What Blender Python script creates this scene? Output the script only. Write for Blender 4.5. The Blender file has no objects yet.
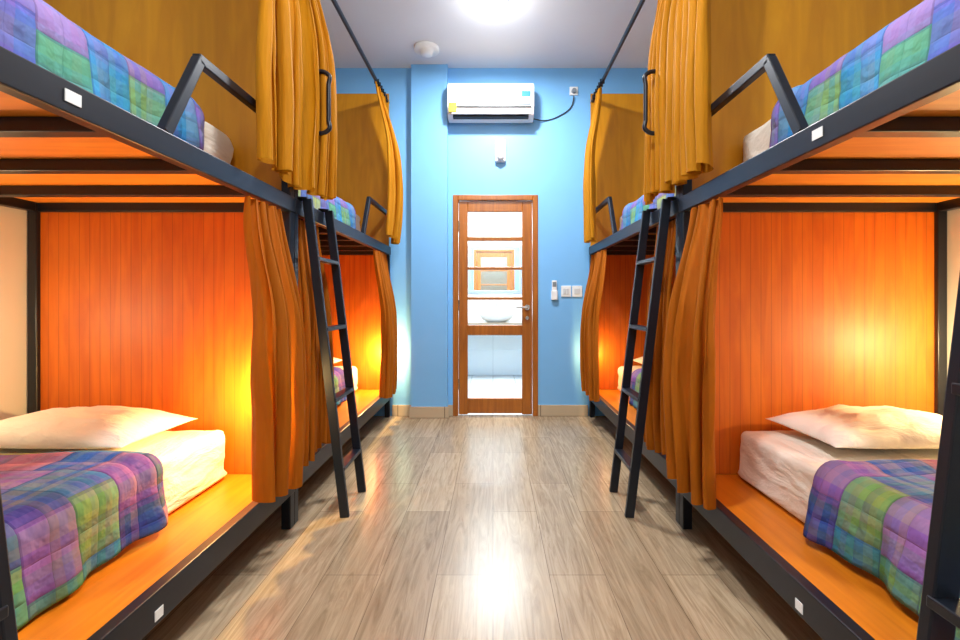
import bpy, bmesh, math, random
from mathutils import Vector, noise, Matrix
random.seed(7)
scene = bpy.context.scene
col = scene.collection

def S(r, g, b, a=1.0):
    def f(c):
        c /= 255.0
        return c/12.92 if c <= 0.04045 else ((c+0.055)/1.055)**2.4
    return (f(r), f(g), f(b), a)

# ------------------------------------------------------------ materials
def newmat(name):
    m = bpy.data.materials.new(name); m.use_nodes = True
    nt = m.node_tree
    return m, nt, nt.nodes['Principled BSDF']

def N(nt, t, **kw):
    n = nt.nodes.new(t)
    for k, v in kw.items():
        setattr(n, k, v)
    return n

def math_n(nt, op, a, b=None):
    n = N(nt, 'ShaderNodeMath', operation=op)
    for i, v in enumerate((a, b)):
        if v is None: continue
        if isinstance(v, (int, float)): n.inputs[i].default_value = v
        else: nt.links.new(v, n.inputs[i])
    return n.outputs[0]

def mixc(nt, fac, a, b, mode='MIX'):
    n = N(nt, 'ShaderNodeMix', data_type='RGBA', blend_type=mode)
    for sock, v in ((n.inputs[0], fac), (n.inputs[6], a), (n.inputs[7], b)):
        if isinstance(v, (int, float, tuple)): sock.default_value = v
        else: nt.links.new(v, sock)
    return n.outputs[2]

def plain(name, c, rough=0.5, metal=0.0, nscale=30, var=0.06, bump=0.0, spec=0.5, sheen=0.0, stretch=None, bdist=0.01):
    m, nt, p = newmat(name)
    tc = N(nt, 'ShaderNodeTexCoord')
    nz = N(nt, 'ShaderNodeTexNoise'); nz.inputs['Scale'].default_value = nscale
    nz.inputs['Detail'].default_value = 5; nz.inputs['Distortion'].default_value = 0.4 if stretch else 0
    if stretch:
        mp = N(nt, 'ShaderNodeMapping'); mp.inputs['Scale'].default_value = stretch
        nt.links.new(tc.outputs['Object'], mp.inputs['Vector']); nt.links.new(mp.outputs[0], nz.inputs['Vector'])
    else:
        nt.links.new(tc.outputs['Object'], nz.inputs['Vector'])
    dark = tuple(x*(1-var*2) for x in c[:3])+(1,)
    nt.links.new(mixc(nt, nz.outputs['Fac'], dark, c), p.inputs['Base Color'])
    p.inputs['Roughness'].default_value = rough
    p.inputs['Metallic'].default_value = metal
    p.inputs['Specular IOR Level'].default_value = spec
    if sheen: p.inputs['Sheen Weight'].default_value = sheen
    if bump:
        b = N(nt, 'ShaderNodeBump'); b.inputs['Strength'].default_value = bump
        b.inputs['Distance'].default_value = bdist
        nt.links.new(nz.outputs['Fac'], b.inputs['Height'])
        nt.links.new(b.outputs[0], p.inputs['Normal'])
    return m

def clothmat(name, c):
    m = plain(name, c, 0.7, nscale=1.6, var=0.2, bump=0.5, stretch=(22, 22, 2.2), bdist=0.015, spec=0.2)
    nt = m.node_tree; p = nt.nodes['Principled BSDF']
    tl = N(nt, 'ShaderNodeBsdfTranslucent'); tl.inputs[0].default_value = c
    mx = N(nt, 'ShaderNodeMixShader'); mx.inputs[0].default_value = 0.14
    nt.links.new(p.outputs[0], mx.inputs[1]); nt.links.new(tl.outputs[0], mx.inputs[2])
    nt.links.new(mx.outputs[0], nt.nodes['Material Output'].inputs[0])
    return m

def wood(name, c1, c2, axis='Z', rough=0.35, groove=0.0, gx='X', stretch=18, gstr=0.3, grain=0.65):
    m, nt, p = newmat(name)
    tc = N(nt, 'ShaderNodeTexCoord')
    mp = N(nt, 'ShaderNodeMapping')
    sc = {'X': (1.2, stretch, stretch), 'Y': (stretch, 1.2, stretch), 'Z': (stretch, stretch, 1.2)}[axis]
    mp.inputs['Scale'].default_value = sc
    nt.links.new(tc.outputs['Object'], mp.inputs['Vector'])
    nz = N(nt, 'ShaderNodeTexNoise'); nz.inputs['Scale'].default_value = 1.6
    nz.inputs['Detail'].default_value = 8; nz.inputs['Distortion'].default_value = 0.9
    nt.links.new(mp.outputs[0], nz.inputs['Vector'])
    nz2 = N(nt, 'ShaderNodeTexNoise'); nz2.inputs['Scale'].default_value = 2.2
    nz2.inputs['Detail'].default_value = 4
    nt.links.new(tc.outputs['Object'], nz2.inputs['Vector'])
    rp = N(nt, 'ShaderNodeValToRGB')
    rp.color_ramp.elements[0].position = 0.3; rp.color_ramp.elements[0].color = c1
    rp.color_ramp.elements[1].position = 0.7; rp.color_ramp.elements[1].color = c2
    nt.links.new(nz.outputs['Fac'], rp.inputs['Fac'])
    out = mixc(nt, 1-grain, rp.outputs[0], mixc(nt, nz2.outputs['Fac'], c1, c2))
    h = nz.outputs['Fac']
    if groove:
        sp = N(nt, 'ShaderNodeSeparateXYZ'); nt.links.new(tc.outputs['Object'], sp.inputs[0])
        fr = math_n(nt, 'FRACT', math_n(nt, 'MULTIPLY', sp.outputs[gx], 1.0/groove))
        g = math_n(nt, 'LESS_THAN', fr, 0.07)
        out = mixc(nt, math_n(nt, 'MULTIPLY', g, gstr), out, tuple(x*0.4 for x in c1[:3])+(1,))
        h = math_n(nt, 'SUBTRACT', math_n(nt, 'MULTIPLY', h, 0.15), g)
    nt.links.new(out, p.inputs['Base Color'])
    b = N(nt, 'ShaderNodeBump'); b.inputs['Strength'].default_value = 0.2
    b.inputs['Distance'].default_value = 0.004
    nt.links.new(h, b.inputs['Height']); nt.links.new(b.outputs[0], p.inputs['Normal'])
    p.inputs['Roughness'].default_value = rough
    return m

def emis(name, c, st):
    m, nt, p = newmat(name)
    p.inputs['Base Color'].default_value = c
    p.inputs['Emission Color'].default_value = c
    p.inputs['Emission Strength'].default_value = st
    return m

M_blue = plain('blue_wall_paint', S(122, 188, 243), 0.5, nscale=6, var=0.03)
M_white = plain('white_wall_paint', S(216, 218, 212), 0.7, nscale=6, var=0.02)
M_ceil = plain('ceiling_paint', S(228, 231, 235), 0.8, nscale=4, var=0.02)
M_steel = plain('dark_painted_steel', S(18, 25, 36), 0.35, nscale=60, var=0.1, spec=0.45)
M_panelL = wood('orange_beadboard', S(184, 80, 4), S(222, 118, 12), 'Z', 0.5, groove=0.05, stretch=11, gstr=.45, grain=.65)
M_panelU = wood('honey_plywood', S(186, 118, 6), S(220, 152, 20), 'Z', 0.42, stretch=8)
M_plat = wood('platform_plywood', S(196, 104, 12), S(228, 138, 30), 'Y', 0.35)
M_under = wood('underside_plywood', S(220, 122, 24), S(248, 158, 48), 'X', 0.5)
M_door = wood('door_teak', S(134, 70, 14), S(184, 110, 32), 'Z', 0.3, stretch=22)
M_sheet = plain('cream_sheet', S(240, 232, 216), 0.8, nscale=3.2, var=0.03, bump=0.9, sheen=0.2, stretch=(3, 1.2, 3), bdist=.04)
M_pillow = plain('pillow_cotton', S(246, 241, 228), 0.8, nscale=5, var=0.02, bump=0.8, sheen=0.2, stretch=(1, 2, 1), bdist=.04)
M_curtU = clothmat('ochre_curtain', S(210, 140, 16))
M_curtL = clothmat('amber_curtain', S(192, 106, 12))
M_plast = plain('white_plastic', S(235, 238, 238), 0.3, nscale=3, var=0.01)
M_grey = plain('grey_plastic', S(130, 140, 148), 0.4, nscale=10, var=0.03)
M_lgrey = plain('light_grey_plastic', S(205, 210, 214), 0.35, nscale=10, var=0.02)
M_dark = plain('dark_slot', S(30, 32, 36), 0.5)
M_chrome = plain('brushed_chrome', S(200, 200, 200), 0.2, metal=1.0)
M_yellow = plain('yellow_label', S(235, 200, 50), 0.5)
M_teal = plain('teal_badge', S(30, 130, 150), 0.4)
M_marble = plain('beige_marble', S(150, 130, 105), 0.2, nscale=14, var=0.25)
M_ceram = plain('white_ceramic', S(240, 242, 242), 0.12, nscale=3, var=0.01)
M_mirror = plain('mirror_silver', S(230, 235, 235), 0.02, metal=1.0, var=0.0)
M_bulb = emis('lamp_bulb_warm', (1, 0.62, 0.25, 1), 12)
M_led = emis('led_disc', (0.95, 0.98, 1, 1), 40)

# skirting tile
def tilemat(name, c1, c2, mort, w, h, off=0.0, rough=0.25, vec='XZ', msize=0.004):
    m, nt, p = newmat(name)
    tc = N(nt, 'ShaderNodeTexCoord'); sp = N(nt, 'ShaderNodeSeparateXYZ'); cb = N(nt, 'ShaderNodeCombineXYZ')
    nt.links.new(tc.outputs['Object'], sp.inputs[0])
    nt.links.new(sp.outputs[vec[0]], cb.inputs[0]); nt.links.new(sp.outputs[vec[1]], cb.inputs[1])
    br = N(nt, 'ShaderNodeTexBrick'); br.offset = off
    br.inputs['Scale'].default_value = 1; br.inputs['Brick Width'].default_value = w
    br.inputs['Row Height'].default_value = h; br.inputs['Mortar Size'].default_value = msize
    br.inputs['Color1'].default_value = c1; br.inputs['Color2'].default_value = c2; br.inputs['Mortar'].default_value = mort
    nt.links.new(cb.outputs[0], br.inputs['Vector'])
    nt.links.new(br.outputs['Color'], p.inputs['Base Color'])
    p.inputs['Roughness'].default_value = rough
    return m, nt, p, br, cb
M_skirt = tilemat('skirting_tile', S(196, 176, 146), S(186, 166, 138), S(120, 105, 85), 0.45, 0.5)[0]
M_bathfl = tilemat('bath_floor_tile', S(200, 205, 205), S(190, 196, 198), S(140, 145, 145), 0.3, 0.3, vec='XY')[0]
M_bathw = tilemat('bath_wall_tile', S(232, 236, 234), S(226, 231, 230), S(200, 205, 205), 0.6, 0.6)[0]

M_floor, nt, p, br, cb = tilemat('wood_look_floor_plank', S(178, 158, 130), S(158, 138, 112), S(120, 102, 82), 0.9, 0.225, off=0.4, rough=0.27, vec='YX', msize=0.0014)
mp = N(nt, 'ShaderNodeMapping'); mp.inputs['Scale'].default_value = (1.6, 18, 1)
nt.links.new(cb.outputs[0], mp.inputs['Vector'])
nz = N(nt, 'ShaderNodeTexNoise'); nz.inputs['Scale'].default_value = 1.3; nz.inputs['Detail'].default_value = 11
nz.inputs['Distortion'].default_value = 2.0; nz.inputs['Roughness'].default_value = 0.66
nt.links.new(mp.outputs[0], nz.inputs['Vector'])
rp = N(nt, 'ShaderNodeValToRGB')
rp.color_ramp.elements[0].position = 0.3; rp.color_ramp.elements[0].color = (0.5, 0.44, 0.37, 1)
rp.color_ramp.elements[1].position = 0.62; rp.color_ramp.elements[1].color = (1.05, 1.04, 1.02, 1)
nt.links.new(nz.outputs['Fac'], rp.inputs['Fac'])
nt.links.new(mixc(nt, 0.85, br.outputs['Color'], rp.outputs[0], 'MULTIPLY'), p.inputs['Base Color'])
bp = N(nt, 'ShaderNodeBump'); bp.inputs['Strength'].default_value = 0.15; bp.inputs['Distance'].default_value = 0.003
nt.links.new(nz.outputs['Fac'], bp.inputs['Height']); nt.links.new(bp.outputs[0], p.inputs['Normal'])

# quilt
def quiltmat(name, seed, cols):
    m, nt, p = newmat(name)
    uv = N(nt, 'ShaderNodeUVMap'); sp = N(nt, 'ShaderNodeSeparateXYZ')
    nt.links.new(uv.outputs[0], sp.inputs[0])
    u, v = sp.outputs[0], sp.outputs[1]
    def ramp(fac, shift):
        r = N(nt, 'ShaderNodeValToRGB'); cr = r.color_ramp; cr.interpolation = 'CONSTANT'
        n = len(cols)
        cr.elements[0].position = 0; cr.elements[0].color = cols[shift % n]
        cr.elements[1].position = 1.0/n; cr.elements[1].color = cols[(1+shift) % n]
        for i in range(2, n):
            e = cr.elements.new(i/n); e.color = cols[(i+shift) % n]
        nt.links.new(fac, r.inputs[0]); return r.outputs[0]
    def wn(a, b, off):
        c = N(nt, 'ShaderNodeCombineXYZ')
        nt.links.new(a, c.inputs[0])
        if b is not None: nt.links.new(b, c.inputs[1])
        c.inputs[2].default_value = off
        w = N(nt, 'ShaderNodeTexWhiteNoise', noise_dimensions='3D')
        nt.links.new(c.outputs[0], w.inputs['Vector']); return w.outputs['Value']
    K = 6.6
    vk = math_n(nt, 'MULTIPLY', v, K)
    row = math_n(nt, 'FLOOR', vk)
    shift = wn(row, None, seed+11.5)
    uk = math_n(nt, 'ADD', math_n(nt, 'MULTIPLY', u, K*.85), shift)
    patch = ramp(wn(math_n(nt, 'FLOOR', uk), row, seed+.5), 0)
    fu2 = math_n(nt, 'FLOOR', math_n(nt, 'MULTIPLY', u, K*6))
    fv2 = math_n(nt, 'FLOOR', math_n(nt, 'MULTIPLY', v, K*6))
    bu = ramp(wn(fu2, None, seed+3.5), 2)
    bv = ramp(wn(fv2, None, seed+7.5), 4)
    plaid = mixc(nt, 0.5, bu, bv)
    c = mixc(nt, 0.34, patch, plaid)
    e = math_n(nt, 'MAXIMUM', math_n(nt, 'LESS_THAN', math_n(nt, 'FRACT', uk), .04), math_n(nt, 'LESS_THAN', math_n(nt, 'FRACT', vk), .04))
    c = mixc(nt, math_n(nt, 'MULTIPLY', e, .35), c, S(40, 40, 90))
    nt.links.new(c, p.inputs['Base Color'])
    p.inputs['Roughness'].default_value = 0.85
    p.inputs['Specular IOR Level'].default_value = 0.2
    # quilting bump
    su = math_n(nt, 'ABSOLUTE', math_n(nt, 'SINE', math_n(nt, 'MULTIPLY', uk, math.pi*2)))
    sv = math_n(nt, 'ABSOLUTE', math_n(nt, 'SINE', math_n(nt, 'MULTIPLY', vk, math.pi*2)))
    nz = N(nt, 'ShaderNodeTexNoise'); nz.inputs['Scale'].default_value = 26
    nt.links.new(uv.outputs[0], nz.inputs['Vector'])
    h = math_n(nt, 'ADD', math_n(nt, 'POWER', math_n(nt, 'MULTIPLY', su, sv), 0.4), math_n(nt, 'MULTIPLY', nz.outputs['Fac'], 1.5))
    b = N(nt, 'ShaderNodeBump'); b.inputs['Strength'].default_value = 0.55; b.inputs['Distance'].default_value = 0.013
    nt.links.new(h, b.inputs['Height']); nt.links.new(b.outputs[0], p.inputs['Normal'])
    return m
pal = [S(48, 96, 180), S(104, 76, 164), S(44, 132, 152), S(84, 144, 84), S(176, 170, 84),
       S(144, 98, 168), S(52, 62, 140), S(88, 150, 200), S(116, 160, 92), S(184, 124, 156), S(50, 108, 170), S(124, 84, 156)]
pal2 = [S(50, 118, 196), S(92, 86, 178), S(46, 150, 166), S(92, 160, 106), S(76, 136, 206),
        S(134, 110, 186), S(58, 100, 175), S(166, 172, 90), S(64, 146, 198), S(110, 165, 112), S(160, 126, 180)]
M_quilt = quiltmat('patchwork_quilt', 1.0, pal)
M_quilt2 = quiltmat('patchwork_quilt_cool', 21.0, pal2)

m, nt, p = newmat('door_glass'); M_glass = m
nt.nodes.remove(p)
tr = N(nt, 'ShaderNodeBsdfTransparent'); tr.inputs[0].default_value = (0.95, 0.98, 0.98, 1)
gl = N(nt, 'ShaderNodeBsdfGlossy'); gl.inputs['Roughness'].default_value = 0.03
mx = N(nt, 'ShaderNodeMixShader'); mx.inputs[0].default_value = 0.09
nt.links.new(tr.outputs[0], mx.inputs[1]); nt.links.new(gl.outputs[0], mx.inputs[2])
nt.links.new(mx.outputs[0], nt.nodes['Material Output'].inputs[0])

# ------------------------------------------------------------ geometry helpers
def group(name, loc=(0, 0, 0)):
    e = bpy.data.objects.new(name, None); e.location = loc; e.empty_display_size = 0.2
    col.objects.link(e); return e

def finish(bm, name, mat, parent=None, bevel=0.0, smooth=False, origin=None, segs=2):
    """bm in world coordinates"""
    off = Vector(parent.location) if parent else Vector(origin) if origin else Vector((0, 0, 0))
    bmesh.ops.recalc_face_normals(bm, faces=bm.faces)
    me = bpy.data.meshes.new(name)
    if off.length > 0: bmesh.ops.translate(bm, verts=bm.verts, vec=-off)
    bm.to_mesh(me); bm.free()
    me.materials.append(mat)
    o = bpy.data.objects.new(name, me); col.objects.link(o)
    if parent: o.parent = parent
    elif origin: o.location = off
    if bevel:
        md = o.modifiers.new('bevel', 'BEVEL'); md.width = bevel; md.segments = segs; md.limit_method = 'ANGLE'
    if smooth:
        for f in me.polygons: f.use_smooth = True
    return o

def addbox(bm, x0, x1, y0, y1, z0, z1):
    if x0 > x1: x0, x1 = x1, x0
    if y0 > y1: y0, y1 = y1, y0
    r = bmesh.ops.create_cube(bm, size=1.0)
    for v in r['verts']:
        v.co = Vector((x0 if v.co.x < 0 else x1, y0 if v.co.y < 0 else y1, z0 if v.co.z < 0 else z1))

def boxes(name, lst, mat, parent=None, bevel=0.004, origin=None):
    bm = bmesh.new()
    for b in lst: addbox(bm, *b)
    return finish(bm, name, mat, parent, bevel, origin=origin)

def addbeam(bm, p0, p1, w, h, side=Vector((0, 1, 0))):
    p0, p1 = Vector(p0), Vector(p1); d = (p1-p0).normalized()
    a = (side - d*side.dot(d)).normalized(); b = d.cross(a)
    vs = []
    for p in (p0, p1):
        for i, j in ((-1, -1), (1, -1), (1, 1), (-1, 1)):
            vs.append(bm.verts.new(p + a*(i*w/2) + b*(j*h/2)))
    for f in ((0, 1, 2, 3), (7, 6, 5, 4), (0, 4, 5, 1), (1, 5, 6, 2), (2, 6, 7, 3), (3, 7, 4, 0)):
        bm.faces.new([vs[k] for k in f])

def addcyl(bm, p0, p1, r0, r1=None, seg=24):
    r1 = r0 if r1 is None else r1
    p0, p1 = Vector(p0), Vector(p1); d = p1-p0
    q = Vector((0, 0, 1)).rotation_difference(d.normalized()).to_matrix().to_4x4()
    bmesh.ops.create_cone(bm, cap_ends=True, segments=seg, radius1=r0, radius2=r1, depth=d.length,
                          matrix=Matrix.Translation((p0+p1)/2) @ q)

def addlathe(bm, c, prof, seg=32, sx=1.0, sy=1.0):
    """profile [(r,z)] about the z axis at c"""
    rings = []
    for r, z in prof:
        if r < 1e-5: rings.append([bm.verts.new((c[0], c[1], c[2]+z))])
        else: rings.append([bm.verts.new((c[0]+r*sx*math.cos(2*math.pi*i/seg), c[1]+r*sy*math.sin(2*math.pi*i/seg), c[2]+z)) for i in range(seg)])
    for a, b in zip(rings, rings[1:]):
        for i in range(seg):
            j = (i+1) % seg
            if len(a) == 1: bm.faces.new((a[0], b[i], b[j]))
            elif len(b) == 1: bm.faces.new((a[i], b[0], a[j]))
            else: bm.faces.new((a[i], b[i], b[j], a[j]))

def tube(name, pts, r, mat, parent=None, cyclic=False):
    cu = bpy.data.curves.new(name, 'CURVE'); cu.dimensions = '3D'; cu.bevel_depth = r; cu.bevel_resolution = 4
    sp = cu.splines.new('BEZIER'); sp.bezier_points.add(len(pts)-1)
    off = Vector(parent.location) if parent else Vector((0, 0, 0))
    for b, q in zip(sp.bezier_points, pts):
        b.co = Vector(q)-off; b.handle_left_type = b.handle_right_type = 'AUTO'
    cu.materials.append(mat); cu.use_fill_caps = True
    o = bpy.data.objects.new(name, cu); col.objects.link(o)
    if parent: o.parent = parent
    return o

def rounded_box(name, x0, x1, y0, y1, z0, z1, r, mat, nz_amp=0.0, seed=0, parent=None, step=0.03):
    c = Vector(((x0+x1)/2, (y0+y1)/2, (z0+z1)/2)); h = Vector((abs(x1-x0)/2, abs(y1-y0)/2, abs(z1-z0)/2))
    def ax(hh):
        e = [-hh, -hh+r*.25, -hh+r*.5, -hh+r]
        n = max(2, int((2*hh-2*r)/step)); mid = [(-hh+r)+(2*hh-2*r)*i/n for i in range(1, n)]
        return e+mid+[-t for t in reversed(e)]
    A = [ax(h.x), ax(h.y), ax(h.z)]
    bm = bmesh.new()
    for k in range(3):
        i, j = [t for t in range(3) if t != k]
        for s in (-1, 1):
            g = []
            for a in A[i]:
                row = []
                for b in A[j]:
                    q = [0, 0, 0]; q[i] = a; q[j] = b; q[k] = s*h[k]
                    row.append(bm.verts.new(q))
                g.append(row)
            for a in range(len(g)-1):
                for b in range(len(g[0])-1):
                    bm.faces.new((g[a][b], g[a+1][b], g[a+1][b+1], g[a][b+1]))
    bmesh.ops.remove_doubles(bm, verts=bm.verts, dist=1e-5)
    for v in bm.verts:
        q = Vector([max(-(h[t]-r), min(h[t]-r, v.co[t])) for t in range(3)])
        d = v.co-q; nrm = d.normalized()
        v.co = q+nrm*r
        if nz_amp and v.co.z > -h.z+r*.6:
            w = v.co+Vector((seed*3.1, 0, 0))
            wr = noise.noise(w*3)+noise.noise(Vector((w.x*8+w.y*5, w.y*4-w.x*3, w.z*16)))*0.8
            wr += 0.6*abs(noise.noise(Vector((w.x*14, w.y*10, w.z*20))))
            v.co += nrm*nz_amp*(wr-1.3)
        v.co += c
    o = finish(bm, name, mat, parent, smooth=True, origin=None if parent else (c.x, c.y, z0))
    return o

def pillow(name, cx, cy, z0, w, d, t, rot, mat, seed=0):
    bm = bmesh.new(); n = 44
    def f(u, v, sgn):
        e = max(0.0, (1-abs(u)**2.6))**.6 * max(0.0, (1-abs(v)**2.6))**.6
        k = 1-0.07*(1-abs(v)**2)*abs(u)**6
        k2 = 1-0.09*(1-abs(u)**2)*abs(v)**6
        x = u*w/2*k; y = v*d/2*k2
        wr = noise.noise(Vector((u*2.2+seed, v*2.2, 0)))*0.02+noise.noise(Vector((u*6+seed, v*6, 3)))*0.009
        z = t*0.3+(t*0.7*e if sgn > 0 else -t*0.3*e) + (wr*e if sgn > 0 else 0)
        return x, y, z
    cr, sr = math.cos(rot), math.sin(rot)
    for sgn in (1, -1):
        g = []
        for i in range(n+1):
            row = []
            for j in range(n+1):
                u = math.sin((2*i/n-1)*math.pi/2); v = math.sin((2*j/n-1)*math.pi/2)
                x, y, z = f(u, v, sgn)
                row.append(bm.verts.new((cx+x*cr-y*sr, cy+x*sr+y*cr, z0+z)))
            g.append(row)
        for i in range(n):
            for j in range(n):
                bm.faces.new((g[i][j], g[i+1][j], g[i+1][j+1], g[i][j+1]))
    bmesh.ops.remove_doubles(bm, verts=bm.verts, dist=1e-4)
    return finish(bm, name, mat, smooth=True, origin=(cx, cy, z0))

def quilt(name, s, xin, xout, y0, y1, ztop, zbot, mat, seed):
    """s=-1 left; xin wall side, xout aisle side of mattress. drapes over aisle side"""
    bm = bmesh.new(); uvl = bm.loops.layers.uv.new('UVMap')
    W = abs(xout-xin); H = ztop-zbot; r = 0.05; arc = r*math.pi/2
    L = (W-r)+arc+(H-r); nu, nv = 100, 130
    ai = -s
    g = []
    for i in range(nu+1):
        a = L*i/nu; row = []
        for j in range(nv+1):
            v = j/nv; y = y0+(y1-y0)*v
            nzv = noise.noise(Vector((a*4+seed, y*4, 0)))*0.5+0.5
            nz3 = noise.noise(Vector((a*12+seed, y*9, 5)))
            hf = 0
            if a < W-r:
                p = Vector((xin+ai*a, y, ztop)); nrm = Vector((0, 0, 1))
            elif a < W-r+arc:
                th = (a-(W-r))/r
                p = Vector((xout-ai*r+ai*r*math.sin(th), y, ztop-r+r*math.cos(th))); nrm = Vector((ai*math.sin(th), 0, math.cos(th)))
            else:
                q = a-(W-r)-arc; hf = q/(H-r)
                p = Vector((xout, y, ztop-r-q)); nrm = Vector((ai, 0, 0))
            off = 0.004+0.018*nzv+0.006*abs(nz3)
            if hf > 0:
                off += hf*(0.015+0.014*math.sin(y*17+seed)+0.008*math.sin(y*41+seed))
                p.z += 0.010*math.sin(y*5+seed)*hf
            if v > 0.93: off += 0.012*math.sin((v-0.93)/0.07*math.pi)
            p += nrm*off
            p.y += (0.018*math.sin(a*3.5+seed) + 0.008*math.sin(a*11))*v*(1-hf)
            row.append((bm.verts.new(p), (a, (y1-y0)*v)))
        g.append(row)
    for i in range(nu):
        for j in range(nv):
            q = (g[i][j], g[i+1][j], g[i+1][j+1], g[i][j+1])
            f = bm.faces.new([t[0] for t in q])
            lut = {t[0]: t[1] for t in q}
            for lp in f.loops: lp[uvl].uv = lut[lp.vert]
    o = finish(bm, name, mat, smooth=True, origin=((xin+xout)/2, (y0+y1)/2, ztop))
    md = o.modifiers.new('thick', 'SOLIDIFY'); md.thickness = 0.014; md.offset = 1
    return o

def curtain(xtop, xb, s, y0, y1, zt, zb, n, amp, mat, seed, wtop=0.8, wmid=1.0, wbot=1.1, bulge=0.03, shift=0.0):
    bm = bmesh.new(); nu, nv = n*20, 60; ai = -s
    g = []
    yc = (y0+y1)/2; W = y1-y0
    for i in range(nu+1):
        u = i/nu; row = []
        ph = 2*math.pi*n*(u+0.035*math.sin(2*math.pi*u*2.3+seed)+0.02*math.sin(2*math.pi*u*5.1+seed*2))
        av = 0.85+0.9*noise.noise(Vector((u*n*0.9, seed, 0)))
        hem = 0.018*math.sin(u*5+seed)+0.006*math.sin(u*13+seed)
        for j in range(nv+1):
            t = j/nv
            wf = wtop+(wmid-wtop)*min(1, t*2) if t < .5 else wmid+(wbot-wmid)*(t-.5)*2
            a = amp*(0.5+0.7*min(1, t*1.6))*av
            p2 = ph+0.5*math.sin(t*2.5+seed+u*4)+0.8*noise.noise(Vector((u*4, t*1.8, seed)))
            k = min(1, t*2.2); k = k*k*(3-2*k)
            x0_ = xtop+(xb-xtop)*k
            crease = 0.004*noise.noise(Vector((u*n*3.1, t*5+u*6, seed+3)))
            sn = math.sin(p2); sn = math.copysign(abs(sn)**0.85, sn)
            x = x0_+ai*(a*sn+a*0.4*math.sin(p2*0.5+seed)+crease+bulge*math.sin(math.pi*min(1, t*0.75))*(0.6+0.6*math.sin(u*math.pi)))
            y = yc+(u-.5)*W*wf+a*0.75*math.cos(p2*1.0)+shift*t+0.025*noise.noise(Vector((u*2, t*3, seed+9)))+crease
            z = zt+(zb-zt)*t+hem*t
            row.append(bm.verts.new((x, y, z)))
        g.append(row)
    for i in range(nu):
        for j in range(nv):
            bm.faces.new((g[i][j], g[i+1][j], g[i+1][j+1], g[i][j+1]))
    o = finish(bm, 'curtain', mat, smooth=True, origin=(xb, yc, zt))
    return o

# ------------------------------------------------------------ room shell
XL, XR, YB, YF, H = -2.235, 2.18, -1.3, 4.27, 3.3
boxes('floor', [(XL-.1, XR+.1, YB-.1, YF+.04, -0.1, 0)], M_floor, bevel=0)
boxes('ceiling', [(XL-.1, XR+.1, YB-.1, YF+.1, H, H+.1)], M_ceil, bevel=0)
boxes('wall_left', [(XL-.1, XL, YB-.1, YF+.1, 0, H)], M_white, bevel=0)
boxes('wall_right', [(XR, XR+.1, YB-.1, YF+.1, 0, H)], M_white, bevel=0)
boxes('wall_front', [(XL, XR, YB-.1, YB, 0, H)], M_white, bevel=0)
DX0, DX1, DZ = -0.38, 0.427, 2.096
boxes('wall_back', [(XL, DX0, YF, YF+.1, 0, H), (DX1, XR, YF, YF+.1, 0, H), (DX0, DX1, YF, YF+.1, DZ, H),
                    (-0.765, -0.425, YF-.07, YF, 0, H)], M_blue, bevel=0)
boxes('baseboard_back', [(-0.955, -0.765, YF-.015, YF, 0, .105), (-0.78, -0.41, YF-.085, YF-.07, 0, .105),
                         (-0.425, DX0, YF-.015, YF, 0, .105), (DX1, 0.9, YF-.015, YF, 0, .105)], M_skirt, bevel=0.002)

# ------------------------------------------------------------ door
d = group('door_1', (DX0, YF+.04, 0))
boxes('frame', [(DX0, DX0+.05, YF-.012, YF+.1, 0, DZ), (DX1-.05, DX1, YF-.012, YF+.1, 0, DZ),
                (DX0+.05, DX1-.05, YF-.012, YF+.1, DZ-.05, DZ)], M_door, d, 0.006)
ly0, ly1 = YF+.015, YF+.055
lx0, lx1 = DX0+.055, DX1-.055
gx0, gx1 = -0.24, 0.277
zs = [0.02, 0.163, 0.766, 0.861, 1.10, 1.129, 1.387, 1.415, 1.664, 1.702, 1.941, DZ-.055]
lst = [(lx0, gx0, ly0, ly1, .01, DZ-.055), (gx1, lx1, ly0, ly1, .01, DZ-.055)]
for i in range(0, 12, 2):
    lst.append((gx0, gx1, ly0, ly1, zs[i], zs[i+1]))
boxes('leaf', lst, M_door, d, 0.004)
boxes('glass_panes', [(gx0, gx1, YF+.033, YF+.037, .163, 1.941)], M_glass, d, 0)
bm = bmesh.new(); addcyl(bm, (.325, ly0, 1.03), (.325, ly0-.012, 1.03), .026)
addcyl(bm, (.325, ly0-.012, 1.03), (.325, ly0-.05, 1.03), .01)
addcyl(bm, (.33, ly0-.05, 1.03), (.215, ly0-.05, 1.03), .010)
addcyl(bm, (.325, ly0, .93), (.325, ly0-.01, .93), .018)
finish(bm, 'lever_handle', M_chrome, d, smooth=False)
bm = bmesh.new()
for z in (.3, 1.05, 1.8): addcyl(bm, (lx0, ly0-.006, z-.05), (lx0, ly0-.006, z+.05), .008)
finish(bm, 'hinges', M_chrome, d)

# ------------------------------------------------------------ bathroom behind the door
BY = 6.6
boxes('floor_bathroom', [(-1.2, 1.2, YF+.04, BY, -0.1, 0)], M_bathfl, bevel=0)
boxes('wall_bathroom', [(-1.2, 1.2, BY, BY+.1, 0, 2.6), (-1.3, -1.2, YF+.1, BY, 0, 2.6), (1.2, 1.3, YF+.1, BY, 0, 2.6)], M_bathw, bevel=0)
boxes('ceiling_bathroom', [(-1.3, 1.3, YF+.1, BY+.1, 2.6, 2.7)], M_ceil, bevel=0)
v = group('bathroom_vanity', (0, 6.3, 0))
boxes('counter', [(-1.15, 1.15, 6.1, BY-.005, .74, .79), (-1.15, 1.15, 6.1, 6.14, .62, .74)], M_marble, v)
boxes('brackets', [(-.9, -.86, 6.14, BY-.005, .5, .74), (.86, .9, 6.14, BY-.005, .5, .74)], M_steel, v)
bm = bmesh.new()
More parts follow.
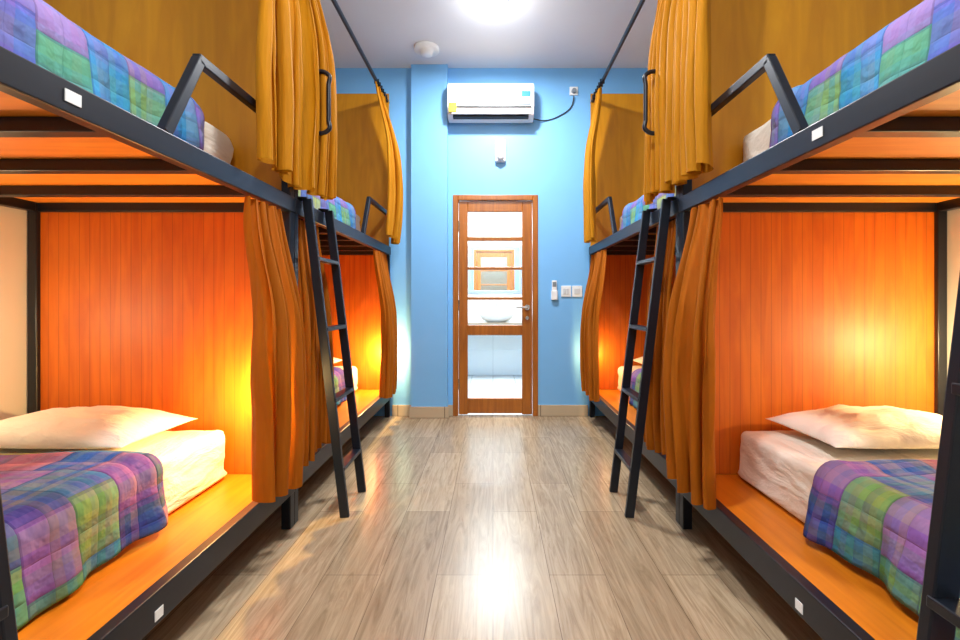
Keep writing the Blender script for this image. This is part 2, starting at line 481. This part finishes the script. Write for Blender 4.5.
addlathe(bm, (.05, 6.33, .79), [(0, 0), (.10, 0), (.16, .04), (.20, .10), (.215, .15), (.205, .15), (.185, .10), (.14, .05), (0, .03)], sx=1.25)
finish(bm, 'basin', M_ceram, v, smooth=True)
tube('faucet', [(.05, 6.56, .79), (.05, 6.56, 1.0), (.05, 6.5, 1.05), (.05, 6.42, 1.0)], .012, M_chrome, v)
m_ = group('wall_mirror', (.03, BY-.02, 1.2))
boxes('mirror_frame', [(-.36, .42, BY-.03, BY-.001, 1.86, 1.9), (-.36, .42, BY-.03, BY-.001, 1.2, 1.24),
                       (-.36, -.32, BY-.03, BY-.001, 1.24, 1.86), (.38, .42, BY-.03, BY-.001, 1.24, 1.86)], M_grey, m_)
boxes('mirror_glass', [(-.32, .38, BY-.02, BY-.001, 1.24, 1.86)], M_mirror, m_, 0)

# ------------------------------------------------------------ air conditioner
a = group('air_conditioner', (-.02, YF, 2.77))
bm = bmesh.new()
ax0, ax1 = -.416, .375
prof = [(0, .02), (0, .31), (-.03, .325), (-.12, .325), (-.17, .31), (-.195, .27), (-.2, .16), (-.195, .09), (-.16, .03), (-.10, 0), (-.03, 0)]
vv = []
for x in (ax0, ax1):
    vv.append([bm.verts.new((x, YF+p_[0], 2.765+p_[1])) for p_ in prof])
bm.faces.new(vv[0]); bm.faces.new(vv[1])
for i in range(len(prof)):
    j = (i+1) % len(prof); bm.faces.new((vv[0][i], vv[0][j], vv[1][j], vv[1][i]))
finish(bm, 'body', M_plast, a, 0.01, segs=3)
bm = bmesh.new(); addbox(bm, ax0+.03, ax1-.03, YF-.203, YF-.19, 2.765+.083, 2.765+.09)
addbox(bm, ax0+.05, ax1-.05, YF-.165, YF-.10, 2.765+.005, 2.765+.03)
finish(bm, 'vent_slot', M_dark, a)
bm = bmesh.new(); addbeam(bm, (ax0+.04, YF-.182, 2.765+.05), (ax1-.04, YF-.182, 2.765+.05), .07, .008, Vector((0, .45, 1)).normalized())
finish(bm, 'louver_flap', M_lgrey, a, 0.002)
boxes('panel_seam', [(ax0+.01, ax1-.01, YF-.2025, YF-.19, 2.765+.235, 2.765+.238)], M_grey, a, 0)
boxes('badge', [(.26, .34, YF-.204, YF-.19, 2.765+.175, 2.765+.225)], M_teal, a, 0)
boxes('energy_label', [(-.40, -.33, YF-.2035, YF-.17, 2.765+.04, 2.765+.12)], M_yellow, a, 0)
boxes('remote_window', [(.2, .34, YF-.203, YF-.19, 2.765+.10, 2.765+.13)], M_grey, a, 0)
tube('power_cable', [(.37, YF-.05, 2.80), (.5, YF-.01, 2.80), (.64, YF-.01, 2.85), (.74, YF-.012, 2.93), (.765, YF-.02, 3.03)], .005, M_dark, a)
o = group('wall_socket', (.765, YF, 3.08))
boxes('plate', [(.725, .805, YF-.012, YF, 3.04, 3.12)], M_plast, o)
bm = bmesh.new(); addcyl(bm, (.765, YF-.012, 3.075), (.765, YF-.04, 3.075), .024, .02); finish(bm, 'plug', M_grey, o)

o = group('wall_motion_sensor', (.07, YF, 2.5))
bm = bmesh.new(); addbox(bm, .02, .12, YF-.05, YF, 2.40, 2.61); finish(bm, 'housing', M_plast, o, .015, segs=3)
bm = bmesh.new(); addlathe(bm, (.07, YF-.052, 2.44), [(0, -.035), (.02, -.03), (.032, -.012), (.035, .01), (.03, .03), (0, .035)]); finish(bm, 'lens_dome', M_lgrey, o, smooth=True)
boxes('status_window', [(.055, .085, YF-.053, YF-.05, 2.53, 2.57)], M_grey, o, 0)

o = group('remote_control', (.58, YF, 1.1))
boxes('holder', [(.55, .61, YF-.03, YF, 1.1, 1.19)], M_plast, o, .006)
boxes('handset', [(.557, .603, YF-.024, YF-.006, 1.13, 1.285)], M_plast, o, .006)
boxes('display', [(.563, .597, YF-.0255, YF-.023, 1.225, 1.27)], M_grey, o, 0)
o = group('light_switch', (.74, YF, 1.14))
boxes('plates', [(.645, .74, YF-.01, YF, 1.13, 1.235), (.75, .845, YF-.01, YF, 1.13, 1.235)], M_plast, o, .004)
boxes('rockers', [(.665, .69, YF-.015, YF-.009, 1.155, 1.21), (.695, .72, YF-.015, YF-.009, 1.155, 1.21), (.77, .825, YF-.015, YF-.009, 1.155, 1.21)], M_lgrey, o, .003)

# ceiling things
bm = bmesh.new(); addlathe(bm, (-.58, 3.93, H), [(.11, 0), (.11, -.02), (.095, -.03), (.06, -.032), (.055, -.055), (.03, -.065), (0, -.066)])
finish(bm, 'smoke_detector', M_plast, smooth=True, origin=(-.58, 3.93, H))
def downlight_or_fill(x, y, e, ep):
    o = group('ceiling_downlight_or_fill', (x, y, H))
    bm = bmesh.new(); addlathe(bm, (x, y, H), [(.10, 0), (.10, -.012), (.08, -.016), (.07, -.006)]); finish(bm, 'trim_ring', M_plast, o, smooth=True)
    bm = bmesh.new(); addlathe(bm, (x, y, H), [(.07, -.004), (.065, -.03), (.045, -.045), (0, -.05)]); finish(bm, 'diffuser', M_led, o, smooth=True)
    ld = bpy.data.lights.new('downlight_or_fill', 'AREA'); ld.shape = 'DISK'; ld.size = .2; ld.energy = e; ld.color = (.97, .98, 1)
    lo = bpy.data.objects.new('lamp_light', ld); lo.parent = o; lo.location = (0, 0, -.06); col.objects.link(lo)
    ld = bpy.data.lights.new('ceiling_fill', 'POINT'); ld.shadow_soft_size = .06; ld.energy = ep; ld.color = (.97, .98, 1)  # added point light hung below the fixture to brighten the ceiling
    lo = bpy.data.objects.new('ceiling_fill_light', ld); lo.parent = o; lo.location = (0, 0, -.26); col.objects.link(lo)
downlight_or_fill(.015, 3.3, 68, 6)
downlight_or_fill(0, 1.2, 38, 15)  # unseen fixture, added as fill to brighten the room
downlight_or_fill(0, -.6, 30, 10)  # second added fill fixture, out of view behind the camera
# bathroom ceiling light
o = group('bathroom_ceiling_light', (0, 5.4, 2.6))
bm = bmesh.new(); addlathe(bm, (0, 5.4, 2.6), [(.15, 0), (.15, -.03), (.12, -.06), (0, -.075)]); finish(bm, 'shade', emis('bath_led', (1, 1, 1, 1), 2), o, smooth=True)
ld = bpy.data.lights.new('bath', 'AREA'); ld.size = .9; ld.energy = 170; ld.color = (.93, .97, 1)
lo = bpy.data.objects.new('lamp_light', ld); lo.parent = o; lo.location = (0, 0, -.1); col.objects.link(lo)

# ------------------------------------------------------------ bunks
def wall_lamp(x, y, z, dirn, energy, color=(1, .66, .24)):
    """dirn: unit vector away from mounting surface"""
    o = group('reading_lamp', (x, y, z)); dn = Vector(dirn); p_ = Vector((x, y, z))
    bm = bmesh.new(); addcyl(bm, p_, p_+dn*.01, .03); addcyl(bm, p_+dn*.01, p_+dn*.03, .008)
    finish(bm, 'mount', M_steel, o)
    bm = bmesh.new(); bmesh.ops.create_uvsphere(bm, u_segments=20, v_segments=12, radius=.022, matrix=Matrix.Translation(p_+dn*.045))
    finish(bm, 'bulb', M_bulb, o, smooth=True)
    ld = bpy.data.lights.new('reading', 'POINT'); ld.energy = energy; ld.color = color; ld.shadow_soft_size = .02
    lo = bpy.data.objects.new('lamp_light', ld); lo.parent = o; lo.location = dn*.12; col.objects.link(lo)

RZ0, RZ1 = 1.525, 1.60
def bunk(s, xo, xi, y0, y1, far):
    """xo: aisle face, xi: wall face"""
    ai = -s
    e = group('bunk_bed', ((xo+xi)/2, (y0+y1)/2, 0))
    t = .045
    # posts
    posts = []
    for y in (y0, y1-t):
        zt = 1.6 if (far and y > 3) else 2.954
        posts.append((xo, xo-ai*t, y, y+t, 0, zt))
        posts.append((xi, xi+ai*t, y, y+t, 0, 2.954))
    boxes('posts', posts, M_steel, e, .004)
    rails = [(xo+ai*.004, xo-ai*.036, y0, y1, .165, .262), (xi+ai*.005, xi+ai*.045, y0+t, y1-t, .165, .25),
             (xo+ai*.004, xo-ai*.036, y0, y1, RZ0, RZ1), (xi+ai*.005, xi+ai*.045, y0+t, y1-t, RZ0, RZ1),
             (xo-ai*.036, xi+ai*.045, y0+.003, y0+.04, RZ0, RZ1-.03), (xo-ai*.036, xi+ai*.045, y1-.04, y1-.003, RZ0, RZ1-.03),
             (xo-ai*.036, xi+ai*.045, y0+.003, y0+.04, .165, .235), (xo-ai*.036, xi+ai*.045, y1-.04, y1-.003, .165, .235)]
    boxes('side_rails', rails, M_steel, e, .004)
    n = 6
    boxes('cross_beams', [(xo-ai*.036, xi+ai*.045, y0+(y1-y0)*k/n-.022, y0+(y1-y0)*k/n+.022, RZ0+.003, 1.567) for k in range(1, n)], M_steel, e, .003)
    boxes('lower_cross_beams', [(xo-ai*.036, xi+ai*.045, y0+(y1-y0)*k/4-.02, y0+(y1-y0)*k/4+.02, .18, .238) for k in range(1, 4)], M_steel, e, 0)
    boxes('lower_platform', [(xo-ai*.037, xi+ai*.01, y0+.05, y1-.025, .24, .258)], M_plat, e, 0)
    boxes('upper_platform', [(xo-ai*.037, xi+ai*.01, y0+.05, y1-.025, 1.568, 1.597)], M_under, e, 0)
    # end panels (far end)
    boxes('lower_end_panel', [(xo-ai*t, xi+ai*t, y1-.025, y1-.007, .26, RZ0-.001)], M_panelL, e, 0)
    boxes('upper_end_panel', [(xo-ai*.01, xi+ai*.01, y1-.025, y1-.007, 1.6, 2.954 if not far else 3.04)], M_panelU, e, 0)
    # guard rail
    bm = bmesh.new(); gx = xo-ai*.018; up = Vector((1, 0, 0))
    ga, gb, gc = y0+1.22, y0+1.38, y1-t
    addbeam(bm, (gx, ga, 1.6), (gx, gb, 1.905), .03, .035, up)
    addbeam(bm, (gx, gb-.012, 1.905), (gx, gc, 1.905), .03, .035, up)
    finish(bm, 'guard_rail', M_steel, e, .004)
    # number tags
    ty = 1.034 if s < 0 else 1.255
    if not far:
        fx = xo+ai*.0045
        boxes('upper_tag', [(fx, fx+ai*.002, ty-.02, ty+.02, 1.55, 1.578)], M_plast, e, 0)
        ty2 = 1.3 if s < 0 else 1.33
        boxes('lower_tag', [(fx, fx+ai*.002, ty2-.016, ty2+.016, .18, .21)], M_plast, e, 0)
    # beds
    mi = xi+ai*.055
    for lev, (z0, z1) in enumerate(((.258, .505), (1.597, 1.89))):
        mo = xo-ai*((.275 if s < 0 else .235) if lev == 0 else .245)
        rounded_box('mattress', min(mo, mi), max(mo, mi), y0+.08, y1-.05, z0, z1, .045, M_sheet, .012, seed=lev*3+y0+s)
        if lev == 0: qy = y0+(1.53 if s < 0 else 1.46)
        else: qy = y0+1.70
        quilt('quilt', s, mi, mo, y0+.12, qy, z1+.004, (z0+.02 if lev == 0 else z0+.03),
              M_quilt if lev == 0 else M_quilt2, seed=lev*5+y0*2+s)
    mo = xo-ai*(.275 if s < 0 else .235)
    cx = (mo+mi)/2
    pillow('pillow', cx-.05 if s < 0 else cx+.02, y1-.285, .506, .74, .42, .125, .03*s, M_pillow, seed=y0+s*3)

LX, RX = -.97, .91
for far, (y0, y1) in enumerate(((.13, 2.2), (2.2, 4.255))):
    bunk(-1, LX, XL+.003, y0, y1, far)
    bunk(1, RX, XR-.003, y0, y1, far)

# curtain rods
for s, xo in ((-1, LX), (1, RX)):
    ai = -s; x = xo-ai*.025
    o = group('curtain_rod', (x, 2.2, 2.97))
    bm = bmesh.new(); addcyl(bm, (x, .13, 2.97), (x, YF-.004, 2.97), .015); finish(bm, 'rod', M_steel, o, smooth=True)
    boxes('rod_rings', [(x-.02, x+.02, y-.004, y+.004, 2.952, 2.99) for y in [1.9+.06*k for k in range(10)]+[3.85+.06*k for k in range(6)]], M_steel, o, 0)
    # grab handle on the post
    o = group('grab_handle', (xo+ai*.09, 2.3, 1.95))
    hx = xo+ai*.13
    tube('handle_bar', [(xo, 2.3, 1.96), (hx, 2.3, 1.97), (hx, 2.3, 2.02), (hx, 2.3, 2.2), (hx, 2.3, 2.25), (xo, 2.3, 2.26)], .011, M_steel, o)
    boxes('mount_plates', [(xo-ai*.0, xo-ai*.01, 2.19, 2.32, 1.94, 2.28)], M_steel, o, 0)

# curtains
for s, xo in ((-1, LX), (1, RX)):
    ai = -s; xb = xo+ai*.035; xt = xo-ai*.025
    R = s > 0
    curtain(xt, xb, s, 1.84 if R else 1.81, 2.19, 2.95, 1.655, 6, .03, M_curtU, 1.3+s, .85, .96, 1.0, .01)
    curtain(xt, xb, s, 2.22, 2.46 if R else 2.5, 2.95, 1.655, 5, .028, M_curtU, 4.1+s, .8, 1.0, 1.25, .02 if R else .05, .04)
    curtain(xt, xb, s, 3.84 if R else 3.74, 4.14, 2.95, 1.63, 6, .03, M_curtU, 7.7+s, .7, .9, 1.0, .03 if R else .09)
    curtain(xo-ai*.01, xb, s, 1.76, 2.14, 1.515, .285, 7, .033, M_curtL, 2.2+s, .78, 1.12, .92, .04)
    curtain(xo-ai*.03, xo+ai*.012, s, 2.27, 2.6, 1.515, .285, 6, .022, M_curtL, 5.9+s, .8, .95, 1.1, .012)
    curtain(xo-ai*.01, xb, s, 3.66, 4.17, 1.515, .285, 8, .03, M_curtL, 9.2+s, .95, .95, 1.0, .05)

# ladders
def ladder(s, xo, xbse, ya, yb):
    ai = -s; xt = xo+ai*.03
    o = group('bunk_ladder', (xbse, (ya+yb)/2, 0))
    bm = bmesh.new()
    for y in (ya, yb):
        addbeam(bm, (xbse, y, 0.0), (xt, y, 1.61), .022, .045)
        addbeam(bm, (xt, y, 1.61), (xo-ai*.03, y, 1.615), .022, .02)
    finish(bm, 'legs', M_steel, o, .003)
    bm = bmesh.new()
    for z in (.24, .59, .95, 1.31):
        x = xbse+(xt-xbse)*z/1.61
        addbox(bm, x-.025, x+.025, ya, yb, z-.01, z+.01)
    finish(bm, 'rungs', M_steel, o, .003)
ladder(-1, LX, -.75, 2.28, 2.58)
ladder(1, RX, .69, 2.28, 2.58)
ladder(-1, LX, -.75, .44, .74)
ladder(1, RX, .69, .46, .765)

# reading lamps in the lower bunks
wall_lamp(-1.07, 2.172, .66, (0, -1, 0), 26)
wall_lamp(XL+.002, 1.65, .98, (1, 0, 0), 7, (1, .78, .48))
wall_lamp(XR-.002, 1.78, .86, (-1, 0, 0), 26, (1, .74, .36))
wall_lamp(-1.01, 4.226, .60, (0, -1, 0), 32)
wall_lamp(.95, 4.226, .60, (0, -1, 0), 6)

# world
w = bpy.data.worlds.new('World'); scene.world = w; w.use_nodes = True
w.node_tree.nodes['Background'].inputs[0].default_value = (.6, .7, .8, 1)
w.node_tree.nodes['Background'].inputs[1].default_value = .3

# camera
cam = bpy.data.cameras.new('camera'); co = bpy.data.objects.new('camera', cam); col.objects.link(co)
co.location = (0, 0, 1.1); co.rotation_euler = (math.pi/2, 0, 0)
cam.sensor_width = 36; cam.lens = 450/960*36; cam.shift_x = -13/960; cam.shift_y = -20/960; cam.clip_start = .02
scene.camera = co
scene.view_settings.view_transform = 'Standard'
scene.view_settings.look = 'None'
